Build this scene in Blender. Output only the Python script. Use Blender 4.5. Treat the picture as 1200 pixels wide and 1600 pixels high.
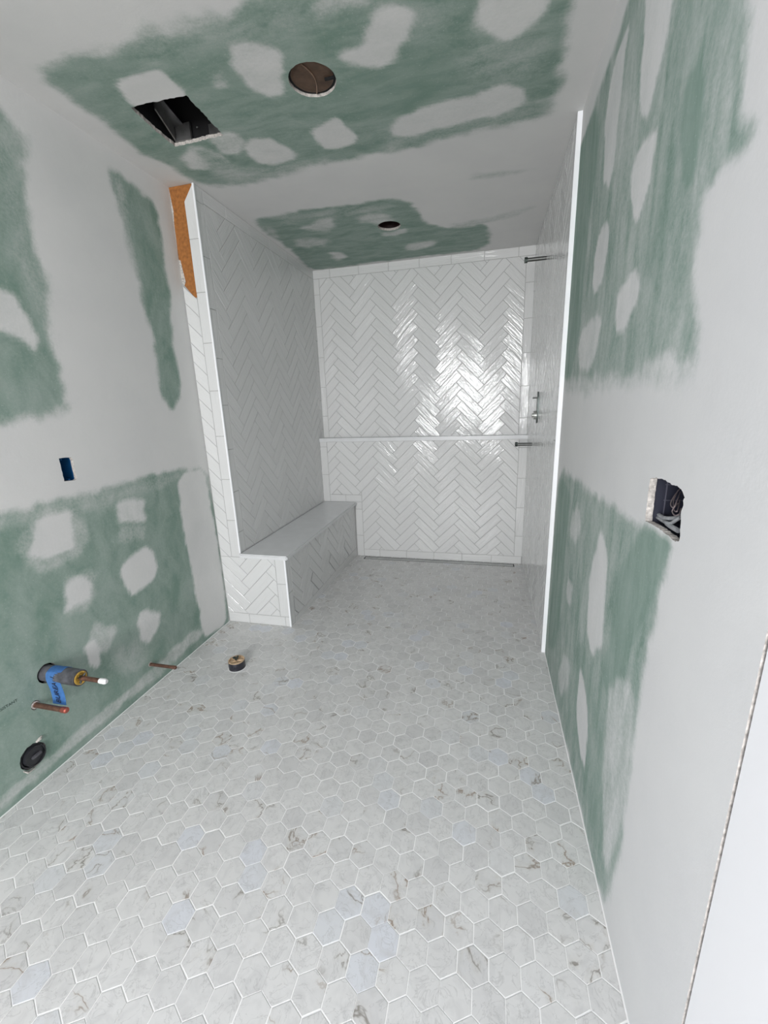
import bpy, bmesh, math, random
import numpy as np
from mathutils import Vector, Matrix
from mathutils.geometry import delaunay_2d_cdt

random.seed(4)
for o in list(bpy.data.objects): bpy.data.objects.remove(o)
COL = bpy.context.scene.collection
SC = bpy.context.scene

# ------------------------------------------------------------------ camera
CAM_Z, RX, RY, RZ, FPX = 1.3404, 1.3143, 0.1366, 0.1022, 653.15
def rotmat():
    X = Matrix.Rotation(RX, 3, 'X'); Y = Matrix.Rotation(RY, 3, 'Y'); Z = Matrix.Rotation(RZ, 3, 'Z')
    return Z @ X @ Y
RM = rotmat()
cd = bpy.data.cameras.new('camera'); cam = bpy.data.objects.new('camera', cd); COL.objects.link(cam)
cam.matrix_world = Matrix.Translation((0, 0, CAM_Z)) @ RM.to_4x4()
cd.sensor_fit = 'VERTICAL'; cd.sensor_height = 24; cd.sensor_width = 18
cd.lens = FPX / 1600 * 24; cd.clip_start = 0.02
SC.camera = cam

# ------------------------------------------------------------------ view, world and light
SC.view_settings.view_transform = 'Standard'; SC.view_settings.look = 'None'
SC.view_settings.gamma = 1; SC.view_settings.use_curve_mapping = False
SC.view_settings.exposure = 0.10
w = bpy.data.worlds.new('overcast'); SC.world = w; w.use_nodes = True
w.node_tree.nodes['Background'].inputs[0].default_value = (0.9, 0.94, 1.0, 1)
w.node_tree.nodes['Background'].inputs[1].default_value = 2.0
def area(name, loc, rot, sx, sy, e, colr):
    l = bpy.data.lights.new(name, 'AREA'); l.shape = 'RECTANGLE'; l.size = sx; l.size_y = sy
    l.energy = e; l.color = colr
    o = bpy.data.objects.new(name, l); COL.objects.link(o); o.location = loc; o.rotation_euler = rot
    return o
# daylight through the window of the room behind the camera
area('window_daylight', (-0.42, -3.08, 1.50), (math.radians(80), 0, 0), 1.3, 1.25, 150, (0.985, 0.985, 0.985))
area('side_window_daylight', (-2.72, -1.6, 1.4), (math.radians(80), 0, math.radians(-90)), 1.4, 1.5, 36, (0.78, 0.85, 1.0))

# ------------------------------------------------------------------ measured room
A, B, H, D, PR = 1.6018, 0.340, 2.44, 3.6775, 0.111   # left wall -A, right wall B, back D, lower back wall proud PR
E, CX, GX, SZ, LED = 2.155, 1.4586, 1.1632, 0.476, 1.0543
F, J = 2.150, 0.552
BT = B - 0.015                                         # face of the tile on the right wall
SLOPE = 0.045
def floor_z(y): return 0.0 if y < E else -SLOPE * (y - E) / (D - PR - E)

def P(px, py, axis, val):
    """point of the plane axis=val seen at the photograph's pixel"""
    v = RM @ Vector(((px - 600) / FPX, (800 - py) / FPX, -1))
    t = (val - (0, 0, CAM_Z)[axis]) / v[axis]
    return Vector((0, 0, CAM_Z)) + v * t

# ------------------------------------------------------------------ helpers
def link(name, me, parent=None):
    o = bpy.data.objects.new(name, me); COL.objects.link(o)
    if parent: o.parent = parent
    return o
def thing(name, loc, label, cat, group=None):
    o = bpy.data.objects.new(name, None); COL.objects.link(o); o.location = loc; o.empty_display_size = .05
    o['label'] = label; o['category'] = cat
    if group: o['group'] = group
    return o
def tag(o, label, cat, group=None):
    o['label'] = label; o['category'] = cat
    if group: o['group'] = group
    return o
def struct(o): o['kind'] = 'structure'; return o
def build(name, bm, mats, parent=None, smooth=False):
    bmesh.ops.recalc_face_normals(bm, faces=bm.faces)
    me = bpy.data.meshes.new(name); bm.to_mesh(me); bm.free()
    for m in (mats if isinstance(mats, (list, tuple)) else [mats]): me.materials.append(m)
    if smooth:
        for p in me.polygons: p.use_smooth = True
        try: me.set_sharp_from_angle(angle=math.radians(40))
        except Exception: pass
    o = link(name, me, parent)
    if parent: o.matrix_parent_inverse = Matrix.Translation(-parent.location)
    return o
def box(bm, a, b, bev=0, mi=0):
    r = bmesh.ops.create_cube(bm, size=1)
    vs = r['verts']; c = (Vector(a) + Vector(b)) / 2; s = Vector([abs(b[i] - a[i]) for i in range(3)])
    for v in vs: v.co = Vector((v.co.x * s.x, v.co.y * s.y, v.co.z * s.z)) + c
    fs = set(f for v in vs for f in v.link_faces)
    for f in fs: f.material_index = mi
    if bev:
        es = list(set(e for v in vs for e in v.link_edges))
        bmesh.ops.bevel(bm, geom=es, offset=bev, segments=2, affect='EDGES')
    return bm
def cyl(bm, p0, p1, r, seg=32, cap=True, r2=None, mi=0):
    p0, p1 = Vector(p0), Vector(p1); d = p1 - p0
    q = d.to_track_quat('Z', 'Y').to_matrix().to_4x4()
    n0 = len(bm.faces)
    g = bmesh.ops.create_cone(bm, cap_ends=cap, segments=seg, radius1=r, radius2=r if r2 is None else r2, depth=d.length,
                          matrix=Matrix.Translation((p0 + p1) / 2) @ q)
    for f in set(f for v in g['verts'] for f in v.link_faces): f.material_index = mi
def ring(bm, p0, p1, ro, ri, seg=36, mi=0):
    """thick open pipe"""
    p0, p1 = Vector(p0), Vector(p1); q = (p1 - p0).to_track_quat('Z', 'Y').to_matrix()
    L = []
    for (p, r) in ((p0, ro), (p1, ro), (p1, ri), (p0, ri)):
        L.append([bm.verts.new(p + q @ Vector((r * math.cos(2 * math.pi * k / seg), r * math.sin(2 * math.pi * k / seg), 0))) for k in range(seg)])
    for i in range(4):
        a, b = L[i], L[(i + 1) % 4]
        for k in range(seg):
            f = bm.faces.new((a[k], a[(k + 1) % seg], b[(k + 1) % seg], b[k])); f.material_index = mi
def tube(bm, pts, r, seg=10, mi=0, cap=True):
    pts = [Vector(p) for p in pts]; rings = []
    up = Vector((0, 0, 1))
    for i, p in enumerate(pts):
        d = (pts[min(i + 1, len(pts) - 1)] - pts[max(i - 1, 0)]).normalized()
        s = d.cross(up)
        if s.length < .1: s = d.cross(Vector((1, 0, 0)))
        s.normalize(); u = s.cross(d).normalized(); up = u
        rr = r[i] if isinstance(r, (list, tuple)) else r
        rings.append([bm.verts.new(p + (s * math.cos(2 * math.pi * k / seg) + u * math.sin(2 * math.pi * k / seg)) * rr) for k in range(seg)])
    for a, b in zip(rings, rings[1:]):
        for k in range(seg):
            f = bm.faces.new((a[k], a[(k + 1) % seg], b[(k + 1) % seg], b[k])); f.material_index = mi
    if cap:
        bm.faces.new(rings[0]).material_index = mi; bm.faces.new(rings[-1][::-1]).material_index = mi
def prism(bm, poly, off, mi=0):
    """poly: list of 3D points, extruded by off"""
    off = Vector(off)
    a = [bm.verts.new(p) for p in poly]; b = [bm.verts.new(Vector(p) + off) for p in poly]
    n = len(poly)
    fs = [bm.faces.new(a), bm.faces.new(b[::-1])] + [bm.faces.new((a[i], b[i], b[(i + 1) % n], a[(i + 1) % n])) for i in range(n)]
    for f in fs: f.material_index = mi

# ------------------------------------------------------------------ materials
def mat(name):
    m = bpy.data.materials.new(name); m.use_nodes = True
    nt = m.node_tree; return m, nt, nt.nodes['Principled BSDF']
def simple(name, c, rough=.5, metal=0, noise=0, nscale=60, bump=0, spec=.5):
    m, nt, b = mat(name)
    b.inputs['Roughness'].default_value = rough; b.inputs['Metallic'].default_value = metal
    b.inputs['Specular IOR Level'].default_value = spec
    b.inputs['Base Color'].default_value = (*c, 1)
    if noise or bump:
        g = nt.nodes.new('ShaderNodeNewGeometry'); n = nt.nodes.new('ShaderNodeTexNoise')
        n.inputs['Scale'].default_value = nscale; n.inputs['Detail'].default_value = 6
        nt.links.new(g.outputs['Position'], n.inputs['Vector'])
        if noise:
            r = nt.nodes.new('ShaderNodeValToRGB')
            r.color_ramp.elements[0].position = .3; r.color_ramp.elements[1].position = .7
            r.color_ramp.elements[0].color = (*[x * (1 - noise) for x in c], 1)
            r.color_ramp.elements[1].color = (*[min(1, x * (1 + noise)) for x in c], 1)
            nt.links.new(n.outputs['Fac'], r.inputs[0]); nt.links.new(r.outputs[0], b.inputs['Base Color'])
        if bump:
            u = nt.nodes.new('ShaderNodeBump'); u.inputs['Distance'].default_value = bump; u.inputs['Strength'].default_value = 1
            nt.links.new(n.outputs['Fac'], u.inputs['Height']); nt.links.new(u.outputs[0], b.inputs['Normal'])
    return m
def N(nt, t, **k):
    n = nt.nodes.new(t)
    for a, v in k.items(): setattr(n, a, v)
    return n
def math_(nt, op, a, b=None, clamp=False):
    n = N(nt, 'ShaderNodeMath', operation=op, use_clamp=clamp)
    for i, v in enumerate((a, b)):
        if v is None: continue
        if isinstance(v, (int, float)): n.inputs[i].default_value = v
        else: nt.links.new(v, n.inputs[i])
    return n.outputs[0]
def noise(nt, vec, scale, detail=4, rough=.5, dist=0, mscale=None):
    if mscale:
        mp = N(nt, 'ShaderNodeMapping'); mp.inputs['Scale'].default_value = mscale
        nt.links.new(vec, mp.inputs['Vector']); vec = mp.outputs[0]
    n = N(nt, 'ShaderNodeTexNoise'); n.inputs['Scale'].default_value = scale; n.inputs['Detail'].default_value = detail
    n.inputs['Roughness'].default_value = rough; n.inputs['Distortion'].default_value = dist
    nt.links.new(vec, n.inputs['Vector']); return n.outputs['Fac']
def ramp(nt, fac, stops):
    r = N(nt, 'ShaderNodeValToRGB'); e = r.color_ramp.elements
    while len(e) < len(stops): e.new(.5)
    for i, (p, c) in enumerate(stops):
        e[i].position = p; e[i].color = (*c, 1) if len(c) == 3 else c
    nt.links.new(fac, r.inputs[0]); return r.outputs[0]
def mix(nt, fac, a, b):
    n = N(nt, 'ShaderNodeMix', data_type='RGBA')
    if isinstance(fac, (int, float)): n.inputs[0].default_value = fac
    else: nt.links.new(fac, n.inputs[0])
    for i, v in ((6, a), (7, b)):
        if isinstance(v, tuple): n.inputs[i].default_value = (*v, 1)
        else: nt.links.new(v, n.inputs[i])
    return n.outputs[2]

GREEN = (0.19, 0.285, 0.235); GREEN2 = (0.27, 0.355, 0.31); SKIM = (0.67, 0.67, 0.665)
def drywall(name, streak):
    m, nt, b = mat(name)
    at = N(nt, 'ShaderNodeAttribute', attribute_name='mud')
    g = N(nt, 'ShaderNodeNewGeometry'); pos = g.outputs['Position']
    st = noise(nt, pos, 9, 6, .62, .4, streak)          # trowel streaks
    fine = noise(nt, pos, 90, 5, .7)                      # scuffed edges, paper speckle
    big = noise(nt, pos, 3.5, 4, .55)
    v = at.outputs['Fac']
    # strongest at mid coverage, none on bare board or full mud
    k = math_(nt, 'MULTIPLY', v, math_(nt, 'SUBTRACT', 1, v)); k = math_(nt, 'ADD', math_(nt, 'MULTIPLY', k, 3.2), .06)
    d = math_(nt, 'ADD', math_(nt, 'MULTIPLY', math_(nt, 'SUBTRACT', st, .5), 1.3), math_(nt, 'MULTIPLY', math_(nt, 'SUBTRACT', fine, .5), 1.0))
    d = math_(nt, 'ADD', d, math_(nt, 'MULTIPLY', math_(nt, 'SUBTRACT', big, .5), .5))
    v2 = math_(nt, 'ADD', v, math_(nt, 'MULTIPLY', d, k), True)
    grn = mix(nt, ramp(nt, st, [(.35, (0, 0, 0)), (.65, (1, 1, 1))]), GREEN, GREEN2)
    grn = mix(nt, math_(nt, 'MULTIPLY', ramp(nt, noise(nt, pos, 160, 2), [(.66, (0, 0, 0)), (.74, (1, 1, 1))]), .35), grn, (.5, .55, .53))
    skim = mix(nt, ramp(nt, big, [(.35, (0, 0, 0)), (.65, (1, 1, 1))]), SKIM, (.70, .70, .69))
    col = mix(nt, v2, grn, skim)
    nt.links.new(col, b.inputs['Base Color'])
    b.inputs['Roughness'].default_value = .75; b.inputs['Specular IOR Level'].default_value = .3
    bp = N(nt, 'ShaderNodeBump'); bp.inputs['Distance'].default_value = .0012; bp.inputs['Strength'].default_value = .5
    hh = math_(nt, 'ADD', math_(nt, 'MULTIPLY', v2, .6), math_(nt, 'MULTIPLY', fine, .5))
    nt.links.new(hh, bp.inputs['Height']); nt.links.new(bp.outputs[0], b.inputs['Normal'])
    return m
M_DW_LEFT = drywall('drywall_left', (1, 1.0, .6))
M_DW_RIGHT = drywall('drywall_right', (1, 1.6, .45))
M_DW_CEIL = drywall('drywall_ceiling', (.6, 1.6, 1))
M_GYP = simple('gypsum_core', (.50, .47, .44), .9, noise=.35, nscale=130, bump=.003)
M_PAINT = simple('white_paint', (.86, .86, .87), .4)
M_PLAIN = simple('plain_wall', (.66, .66, .67), .8)

def glazed():
    m, nt, b = mat('glazed_tile')
    uv = N(nt, 'ShaderNodeUVMap', uv_map='UVMap'); r = N(nt, 'ShaderNodeAttribute', attribute_name='rnd')
    cmb = N(nt, 'ShaderNodeCombineXYZ'); nt.links.new(math_(nt, 'MULTIPLY', r.outputs['Fac'], 37), cmb.inputs[2])
    add = N(nt, 'ShaderNodeVectorMath', operation='ADD'); nt.links.new(uv.outputs[0], add.inputs[0]); nt.links.new(cmb.outputs[0], add.inputs[1])
    h = math_(nt, 'ADD', noise(nt, add.outputs[0], 1, 2, .5, .6, (7, 60, 1)), math_(nt, 'MULTIPLY', noise(nt, add.outputs[0], 1, 2, .5, 0, (45, 190, 1)), .22))
    bp = N(nt, 'ShaderNodeBump'); bp.inputs['Distance'].default_value = .0032; bp.inputs['Strength'].default_value = .9
    nt.links.new(h, bp.inputs['Height']); nt.links.new(bp.outputs[0], b.inputs['Normal'])
    c = ramp(nt, r.outputs['Fac'], [(0, (.66, .665, .66)), (1, (.69, .695, .69))])
    nt.links.new(c, b.inputs['Base Color'])
    b.inputs['Roughness'].default_value = .03; b.inputs['Specular IOR Level'].default_value = .5
    return m
M_TILE = glazed()
M_GROUT = simple('grey_grout', (.37, .37, .365), .85)
def marble():
    m, nt, b = mat('marble_hex')
    g = N(nt, 'ShaderNodeNewGeometry'); r = N(nt, 'ShaderNodeAttribute', attribute_name='rnd'); rf = r.outputs['Fac']
    cmb = N(nt, 'ShaderNodeCombineXYZ')
    nt.links.new(math_(nt, 'MULTIPLY', rf, 61), cmb.inputs[0]); nt.links.new(math_(nt, 'MULTIPLY', rf, 23), cmb.inputs[2])
    add = N(nt, 'ShaderNodeVectorMath', operation='ADD'); nt.links.new(g.outputs['Position'], add.inputs[0]); nt.links.new(cmb.outputs[0], add.inputs[1])
    p = add.outputs[0]
    base = ramp(nt, rf, [(0, (.60, .60, .595)), (.3, (.65, .65, .64)), (.90, (.67, .67, .66)), (.955, (.63, .645, .66)), (1, (.64, .66, .70))])
    cl = noise(nt, p, 26, 5, .6, .8)
    base = mix(nt, ramp(nt, cl, [(.45, (0, 0, 0)), (.70, (.5, .5, .5))]), base, (.50, .50, .50))
    n1 = noise(nt, p, 6.5, 5, .55, .45)
    v1 = ramp(nt, math_(nt, 'ABSOLUTE', math_(nt, 'SUBTRACT', n1, .5)), [(0, (1, 1, 1)), (.006, (.6, .6, .6)), (.013, (0, 0, 0))])
    mk = ramp(nt, noise(nt, p, 6, 2), [(.55, (0, 0, 0)), (.62, (1, 1, 1))])
    n2 = noise(nt, p, 15, 4, .6, 1.6)
    v2 = ramp(nt, math_(nt, 'ABSOLUTE', math_(nt, 'SUBTRACT', n2, .47)), [(0, (.30, .30, .30)), (.018, (0, 0, 0))])
    warm = ramp(nt, noise(nt, p, 2.3, 1), [(.47, (.13, .125, .12)), (.58, (.20, .125, .08))])
    base = mix(nt, v2, base, (.26, .26, .26))
    base = mix(nt, math_(nt, 'MULTIPLY', math_(nt, 'MULTIPLY', v1, mk), .85), base, warm)
    halo = ramp(nt, math_(nt, 'ABSOLUTE', math_(nt, 'SUBTRACT', n1, .5)), [(0, (.28, .28, .28)), (.045, (0, 0, 0))])
    base = mix(nt, math_(nt, 'MULTIPLY', halo, mk), base, (.47, .43, .36))
    nt.links.new(base, b.inputs['Base Color'])
    b.inputs['Roughness'].default_value = .24; b.inputs['Specular IOR Level'].default_value = .45
    return m
M_HEX = marble()
M_FGROUT = simple('pale_floor_grout', (.86, .86, .85), .8)
M_QUARTZ = simple('white_quartz', (.70, .71, .72), .22, noise=.03, nscale=14)
M_PROFILE = simple('white_metal_edge', (.86, .87, .89), .3)
M_ABS = simple('black_abs', (.022, .023, .027), .35)
M_ABSG = simple('scuffed_abs', (.075, .075, .085), .45, noise=.5, nscale=35)
M_COPPER = simple('aged_copper', (.22, .115, .085), .42, .75, noise=.35, nscale=60)
M_COPCAP = simple('copper_cap', (.42, .12, .09), .35, .7)
M_BRASS = simple('yellow_plug', (.62, .40, .08), .4, .3, noise=.3, nscale=80)
M_TAN = simple('tan_plug', (.58, .42, .27), .5, .1, noise=.25, nscale=90)
M_DKMETAL = simple('dark_wing_nut', (.07, .085, .08), .4, .7)
M_WHITE = simple('white_tape', (.8, .8, .8), .6)
M_BTAPE = simple('blue_tape', (.11, .31, .72), .6, noise=.12, nscale=70)
M_INK = simple('black_ink', (.01, .012, .03), .7)
M_PRINT = simple('board_print', (.035, .07, .055), .9)
M_BLUEBOX = simple('blue_pvc', (.01, .10, .27), .35)
M_DKBOX = simple('dark_box', (.035, .037, .055), .35)
M_DKLINE = simple('dark_box_rib', (.12, .12, .15), .4)
M_WIRE = simple('grey_wire', (.26, .21, .21), .4, .2)
M_SHEATH = simple('grey_sheath', (.34, .35, .36), .6, noise=.3, nscale=50)
M_STEEL = simple('galvanised_steel', (.20, .20, .20), .4, .8, noise=.3, nscale=20)
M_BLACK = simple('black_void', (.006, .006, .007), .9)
M_BROWN = simple('brown_disc', (.20, .125, .085), .5, noise=.25, nscale=30, bump=.002)
M_ORANGE = simple('orange_membrane', (.33, .125, .028), .75, noise=.28, nscale=70, bump=.001)
M_CHROME = simple('dull_chrome', (.13, .135, .13), .35, .9)
M_WOODST = simple('stud', (.40, .28, .16), .8)
M_GAP = simple('dark_gap', (.05, .05, .055), .9)

# ------------------------------------------------------------------ drywall panels with trowelled mud
def vnoise(u, v, s, seed):
    r = np.random.RandomState(seed); T = r.rand(64, 64)
    x = u / s; y = v / s; xi = np.floor(x).astype(int); yi = np.floor(y).astype(int); fx = x - xi; fy = y - yi
    fx = fx * fx * (3 - 2 * fx); fy = fy * fy * (3 - 2 * fy)
    t = lambda a, b: T[a % 64, b % 64]
    return (t(xi, yi) * (1 - fx) + t(xi + 1, yi) * fx) * (1 - fy) + (t(xi, yi + 1) * (1 - fx) + t(xi + 1, yi + 1) * fx) * fy - .5
def sdf(u, v, poly):
    d = np.full(u.shape, 1e9); ins = np.zeros(u.shape, bool)
    n = len(poly)
    for i in range(n):
        ax, ay = poly[i]; bx, by = poly[(i + 1) % n]
        ex, ey = bx - ax, by - ay; L = ex * ex + ey * ey + 1e-12
        t = np.clip(((u - ax) * ex + (v - ay) * ey) / L, 0, 1)
        d = np.minimum(d, np.hypot(u - ax - t * ex, v - ay - t * ey))
        c = ((ay > v) != (by > v)) & (u < (bx - ax) * (v - ay) / (by - ay + 1e-12) + ax)
        ins ^= c
    return np.where(ins, -d, d)
def paint(u, v, layers, base):
    m = np.full(u.shape, float(base))
    for k, (poly, val, soft) in enumerate(layers):
        d = sdf(u, v, poly) + vnoise(u, v, .11, k) * (soft * .9 + .012) + vnoise(u, v, .04, k + 50) * (soft * .6 + .010) + vnoise(u, v, .018, k + 90) * .006
        t = np.clip(.5 - d / (2 * soft), 0, 1); t = t * t * (3 - 2 * t)
        m = m * (1 - t) + val * t
    return m
def panel(name, ax, fixed, ur, vr, step, holes, layers, base, m, depth, thick, close_back=True):
    """ax: (u axis, v axis, normal axis); depth: signed direction away from the room"""
    us = np.linspace(ur[0], ur[1], int(round((ur[1] - ur[0]) / step)) + 1)
    vs = np.linspace(vr[0], vr[1], int(round((vr[1] - vr[0]) / step)) + 1)
    nu, nv = len(us), len(vs)
    def co(u, v, n=0):
        c = [0, 0, 0]; c[ax[0]] = u; c[ax[1]] = v; c[ax[2]] = fixed + n * depth; return c
    U = [float(u) for u in us for v in vs]; V = [float(v) for u in us for v in vs]
    faces = []; fm = []
    hb = []
    for h in holes:
        i0 = int(np.searchsorted(us, min(p[0] for p in h)) - 2); i1 = int(np.searchsorted(us, max(p[0] for p in h)) + 1)
        j0 = int(np.searchsorted(vs, min(p[1] for p in h)) - 2); j1 = int(np.searchsorted(vs, max(p[1] for p in h)) + 1)
        hb.append((i0, i1, j0, j1))
    for i in range(nu - 1):
        for j in range(nv - 1):
            if any(a <= i < b and c <= j < d for a, b, c, d in hb): continue
            q = i * nv + j; faces.append((q, q + nv, q + nv + 1, q + 1)); fm.append(0)
    rims = []
    for h, (i0, i1, j0, j1) in zip(holes, hb):
        ids = [i * nv + j for i in range(i0, i1 + 1) for j in range(j0, j1 + 1)]
        pts = [Vector((U[q], V[q])) for q in ids]; sd = sdf(np.array([p[0] for p in pts]), np.array([p[1] for p in pts]), h)
        keep = [k for k in range(len(ids)) if sd[k] > .002]
        pp = [pts[k] for k in keep]; pid = [ids[k] for k in keep]
        n0 = len(pp)
        hv = [Vector(p) for p in h]
        res = delaunay_2d_cdt(pp + hv, [(n0 + k, n0 + (k + 1) % len(h)) for k in range(len(h))], [], 0, 1e-6)
        vmap = {}
        for vi, orig in enumerate(res[3]):
            o = orig[0] if orig else None
            if o is not None and o < n0: vmap[vi] = pid[o]
            else:
                U.append(res[0][vi][0]); V.append(res[0][vi][1]); vmap[vi] = len(U) - 1
        inv = {}
        for vi, orig in enumerate(res[3]):
            for o in orig:
                if o >= n0: inv[o - n0] = vmap[vi]
        for f in res[2]:
            c = sum((res[0][k] for k in f), Vector((0, 0))) / len(f)
            if sdf(np.array([c[0]]), np.array([c[1]]), h)[0] < 0: continue
            faces.append(tuple(vmap[k] for k in f)); fm.append(0)
        rims.append([inv[k] for k in range(len(h))])
    mud = paint(np.array(U), np.array(V), layers, base)
    verts = [co(u, v) for u, v in zip(U, V)]
    for r in rims:                                   # gypsum edge of each cut-out
        n0 = len(verts)
        for q in r: verts.append(co(U[q], V[q], .0135))
        for k in range(len(r)):
            faces.append((r[k], r[(k + 1) % len(r)], n0 + (k + 1) % len(r), n0 + k)); fm.append(1)
    # outer edges and the far side: the wall is a hollow slab
    n0 = len(verts)
    for (u, v) in ((ur[0], vr[0]), (ur[1], vr[0]), (ur[1], vr[1]), (ur[0], vr[1])):
        verts.append(co(u, v)); verts.append(co(u, v, thick))
    for k in range(4):
        a, b = n0 + 2 * k, n0 + 2 * ((k + 1) % 4); faces.append((a, b, b + 1, a + 1)); fm.append(1)
    faces.append((n0 + 1, n0 + 3, n0 + 5, n0 + 7)); fm.append(2)
    me = bpy.data.meshes.new(name); me.from_pydata(verts, [], faces)
    for x in (m, M_GYP, M_BLACK): me.materials.append(x)
    me.polygons.foreach_set('material_index', fm)
    at = me.attributes.new('mud', 'FLOAT', 'POINT')
    at.data.foreach_set('value', np.concatenate([mud, np.ones(len(verts) - len(mud))]).astype(np.float32))
    me.validate(); me.update()
    return struct(link(name, me))

def LY(axis, val, keep, items):
    out = []
    for (pts, v, s) in items:
        q = [P(x, y, axis, val) for x, y in pts]; q = [(c[keep[0]], c[keep[1]]) for c in q]
        for _ in range(2): q = [(a[0] * t + b[0] * (1 - t), a[1] * t + b[1] * (1 - t)) for a, b in zip(q, q[1:] + q[:1]) for t in (.85, .15)]
        out.append((q, v, s * 1.25))
    return out
def holepts(axis, val, keep, pts, jag=0, seed=1):
    q = [P(x, y, axis, val) for x, y in pts]; q = [(c[keep[0]], c[keep[1]]) for c in q]
    rr = random.Random(seed); out = []
    for i in range(len(q)):
        a, b = q[i], q[(i + 1) % len(q)]; L = math.dist(a, b); n = max(1, int(L / .011)) if jag else 1
        for k in range(n):
            t = k / n; out.append((a[0] + (b[0] - a[0]) * t + rr.uniform(-jag, jag) * (k > 0), a[1] + (b[1] - a[1]) * t + rr.uniform(-jag, jag) * (k > 0)))
    return out
def circ(cx, cy, r, n=40, jag=0, seed=2, rx=None):
    rr = random.Random(seed)
    return [(cx + ((rx or r) + rr.uniform(-jag, jag)) * math.cos(2 * math.pi * k / n), cy + (r + rr.uniform(-jag, jag)) * math.sin(2 * math.pi * k / n)) for k in range(n)]

# --- ceiling
ceil_px = [
 ([(55,108),(110,88),(180,76),(200,75),(270,55),(350,25),(415,0),(440,-40),(905,-40),(895,0),(882,100),(860,172),(850,181),(750,198),(600,238),(500,255),(450,262),(390,288),(320,290),(285,270),(225,240),(180,203),(120,162),(75,127)], .06, .022),
 ([(205,60),(330,30),(470,0),(520,20),(420,55),(330,80),(230,95)], .22, .05),
 ([(560,110),(640,90),(700,110),(690,160),(600,180),(540,150)], .0, .05),
 ([(740,80),(840,60),(850,110),(800,130),(720,120)], .26, .05),
 ([(600,0),(700,-10),(720,40),(650,70),(610,40)], .18, .05),
 ([(600,200),(860,150),(858,180),(700,212),(600,235)], .25, .03),
 ([(178,130),(212,116),(245,111),(262,122),(292,148),(290,158),(205,170)], .97, .008),
 ([(357,68),(378,61),(410,68),(440,78),(446,100),(443,146),(420,150),(388,140),(370,120),(360,95)], .9, .012),
 ([(333,118),(350,115),(357,136),(338,138)], .55, .012),
 ([(585,15),(620,14),(647,22),(640,52),(620,80),(600,107),(570,103),(532,90),(536,78),(565,70),(575,45)], .93, .014),
 ([(748,-10),(862,-10),(850,20),(800,62),(775,66),(755,52),(744,30)], .95, .012),
 ([(610,192),(680,162),(740,145),(800,132),(822,138),(824,155),(806,170),(730,192),(640,213),(613,213)], .93, .012),
 ([(490,204),(512,192),(522,183),(532,186),(542,197),(560,212),(552,226),(525,236),(503,230)], .93, .009),
 ([(278,246),(290,235),(310,229),(340,240),(357,256),(320,268),(295,265)], .85, .012),
 ([(330,216),(352,206),(372,206),(386,222),(370,238),(345,238)], .72, .014),
 ([(378,230),(400,218),(420,215),(440,226),(468,243),(432,260),(402,255)], .9, .012),
 ([(487,-10),(560,-10),(580,5),(540,18),(497,30),(487,20)], .6, .016),
 ([(295,225),(380,265),(460,258),(520,245),(480,262),(400,282),(340,280)], .3, .03),
 # shower
 ([(392,344),(485,328),(590,314),(639,313),(648,328),(667,350),(695,358),(761,346),(763,388),(625,405),(490,423),(470,405),(430,372)], .05, .02),
 ([(420,340),(590,318),(635,322),(560,335),(450,350)], .3, .03),
 ([(467,357),(485,350),(500,343),(520,342),(526,352),(515,361),(490,361)], .75, .02),
 ([(462,376),(490,372),(516,374),(511,384),(480,388),(464,385)], .6, .025),
 ([(513,395),(530,394),(543,402),(527,408)], .8, .02),
 ([(553,339),(590,333),(606,341),(607,349),(590,350),(560,347)], .65, .025),
 ([(632,383),(655,377),(678,375),(682,382),(650,390),(635,391)], .65, .025),
 ([(590,362),(612,363),(634,357),(632,366),(600,370)], .7, .015),
 ([(405,352),(425,358),(440,372),(425,372)], .5, .02),
 ([(700,352),(760,342),(800,330),(840,322),(800,340),(720,356)], .75, .02),
 ([(735,272),(790,266),(845,262),(800,275),(735,282)], .78, .015),
]
vent_px = [(204,168),(214,165),(224,163),(236,160),(250,158),(262,155),(275,152),(291,149),(320,180),(349,211),(310,221),(273,229),(238,200)]
vent = holepts(2, H, (0, 1), vent_px, .0028, 5)
vent_c = (sum(p[0] for p in vent) / len(vent), sum(p[1] for p in vent) / len(vent))
q1 = P(448, 120, 2, H); q2 = P(523, 122, 2, H); DISC = ((q1.x + q2.x) / 2, (q1.y + q2.y) / 2 + .015)
CAN = (-.640, 2.990)
ceiling = panel('ceiling', (0, 1, 2), H, (-A, B), (.02, D + .04), .0125,
      [vent, circ(*DISC, .083, 40, .0012, 3), circ(*CAN, .074, 36, .0015, 6)],
      LY(2, H, (0, 1), ceil_px), 1.0, M_DW_CEIL, 1, .30)

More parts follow.
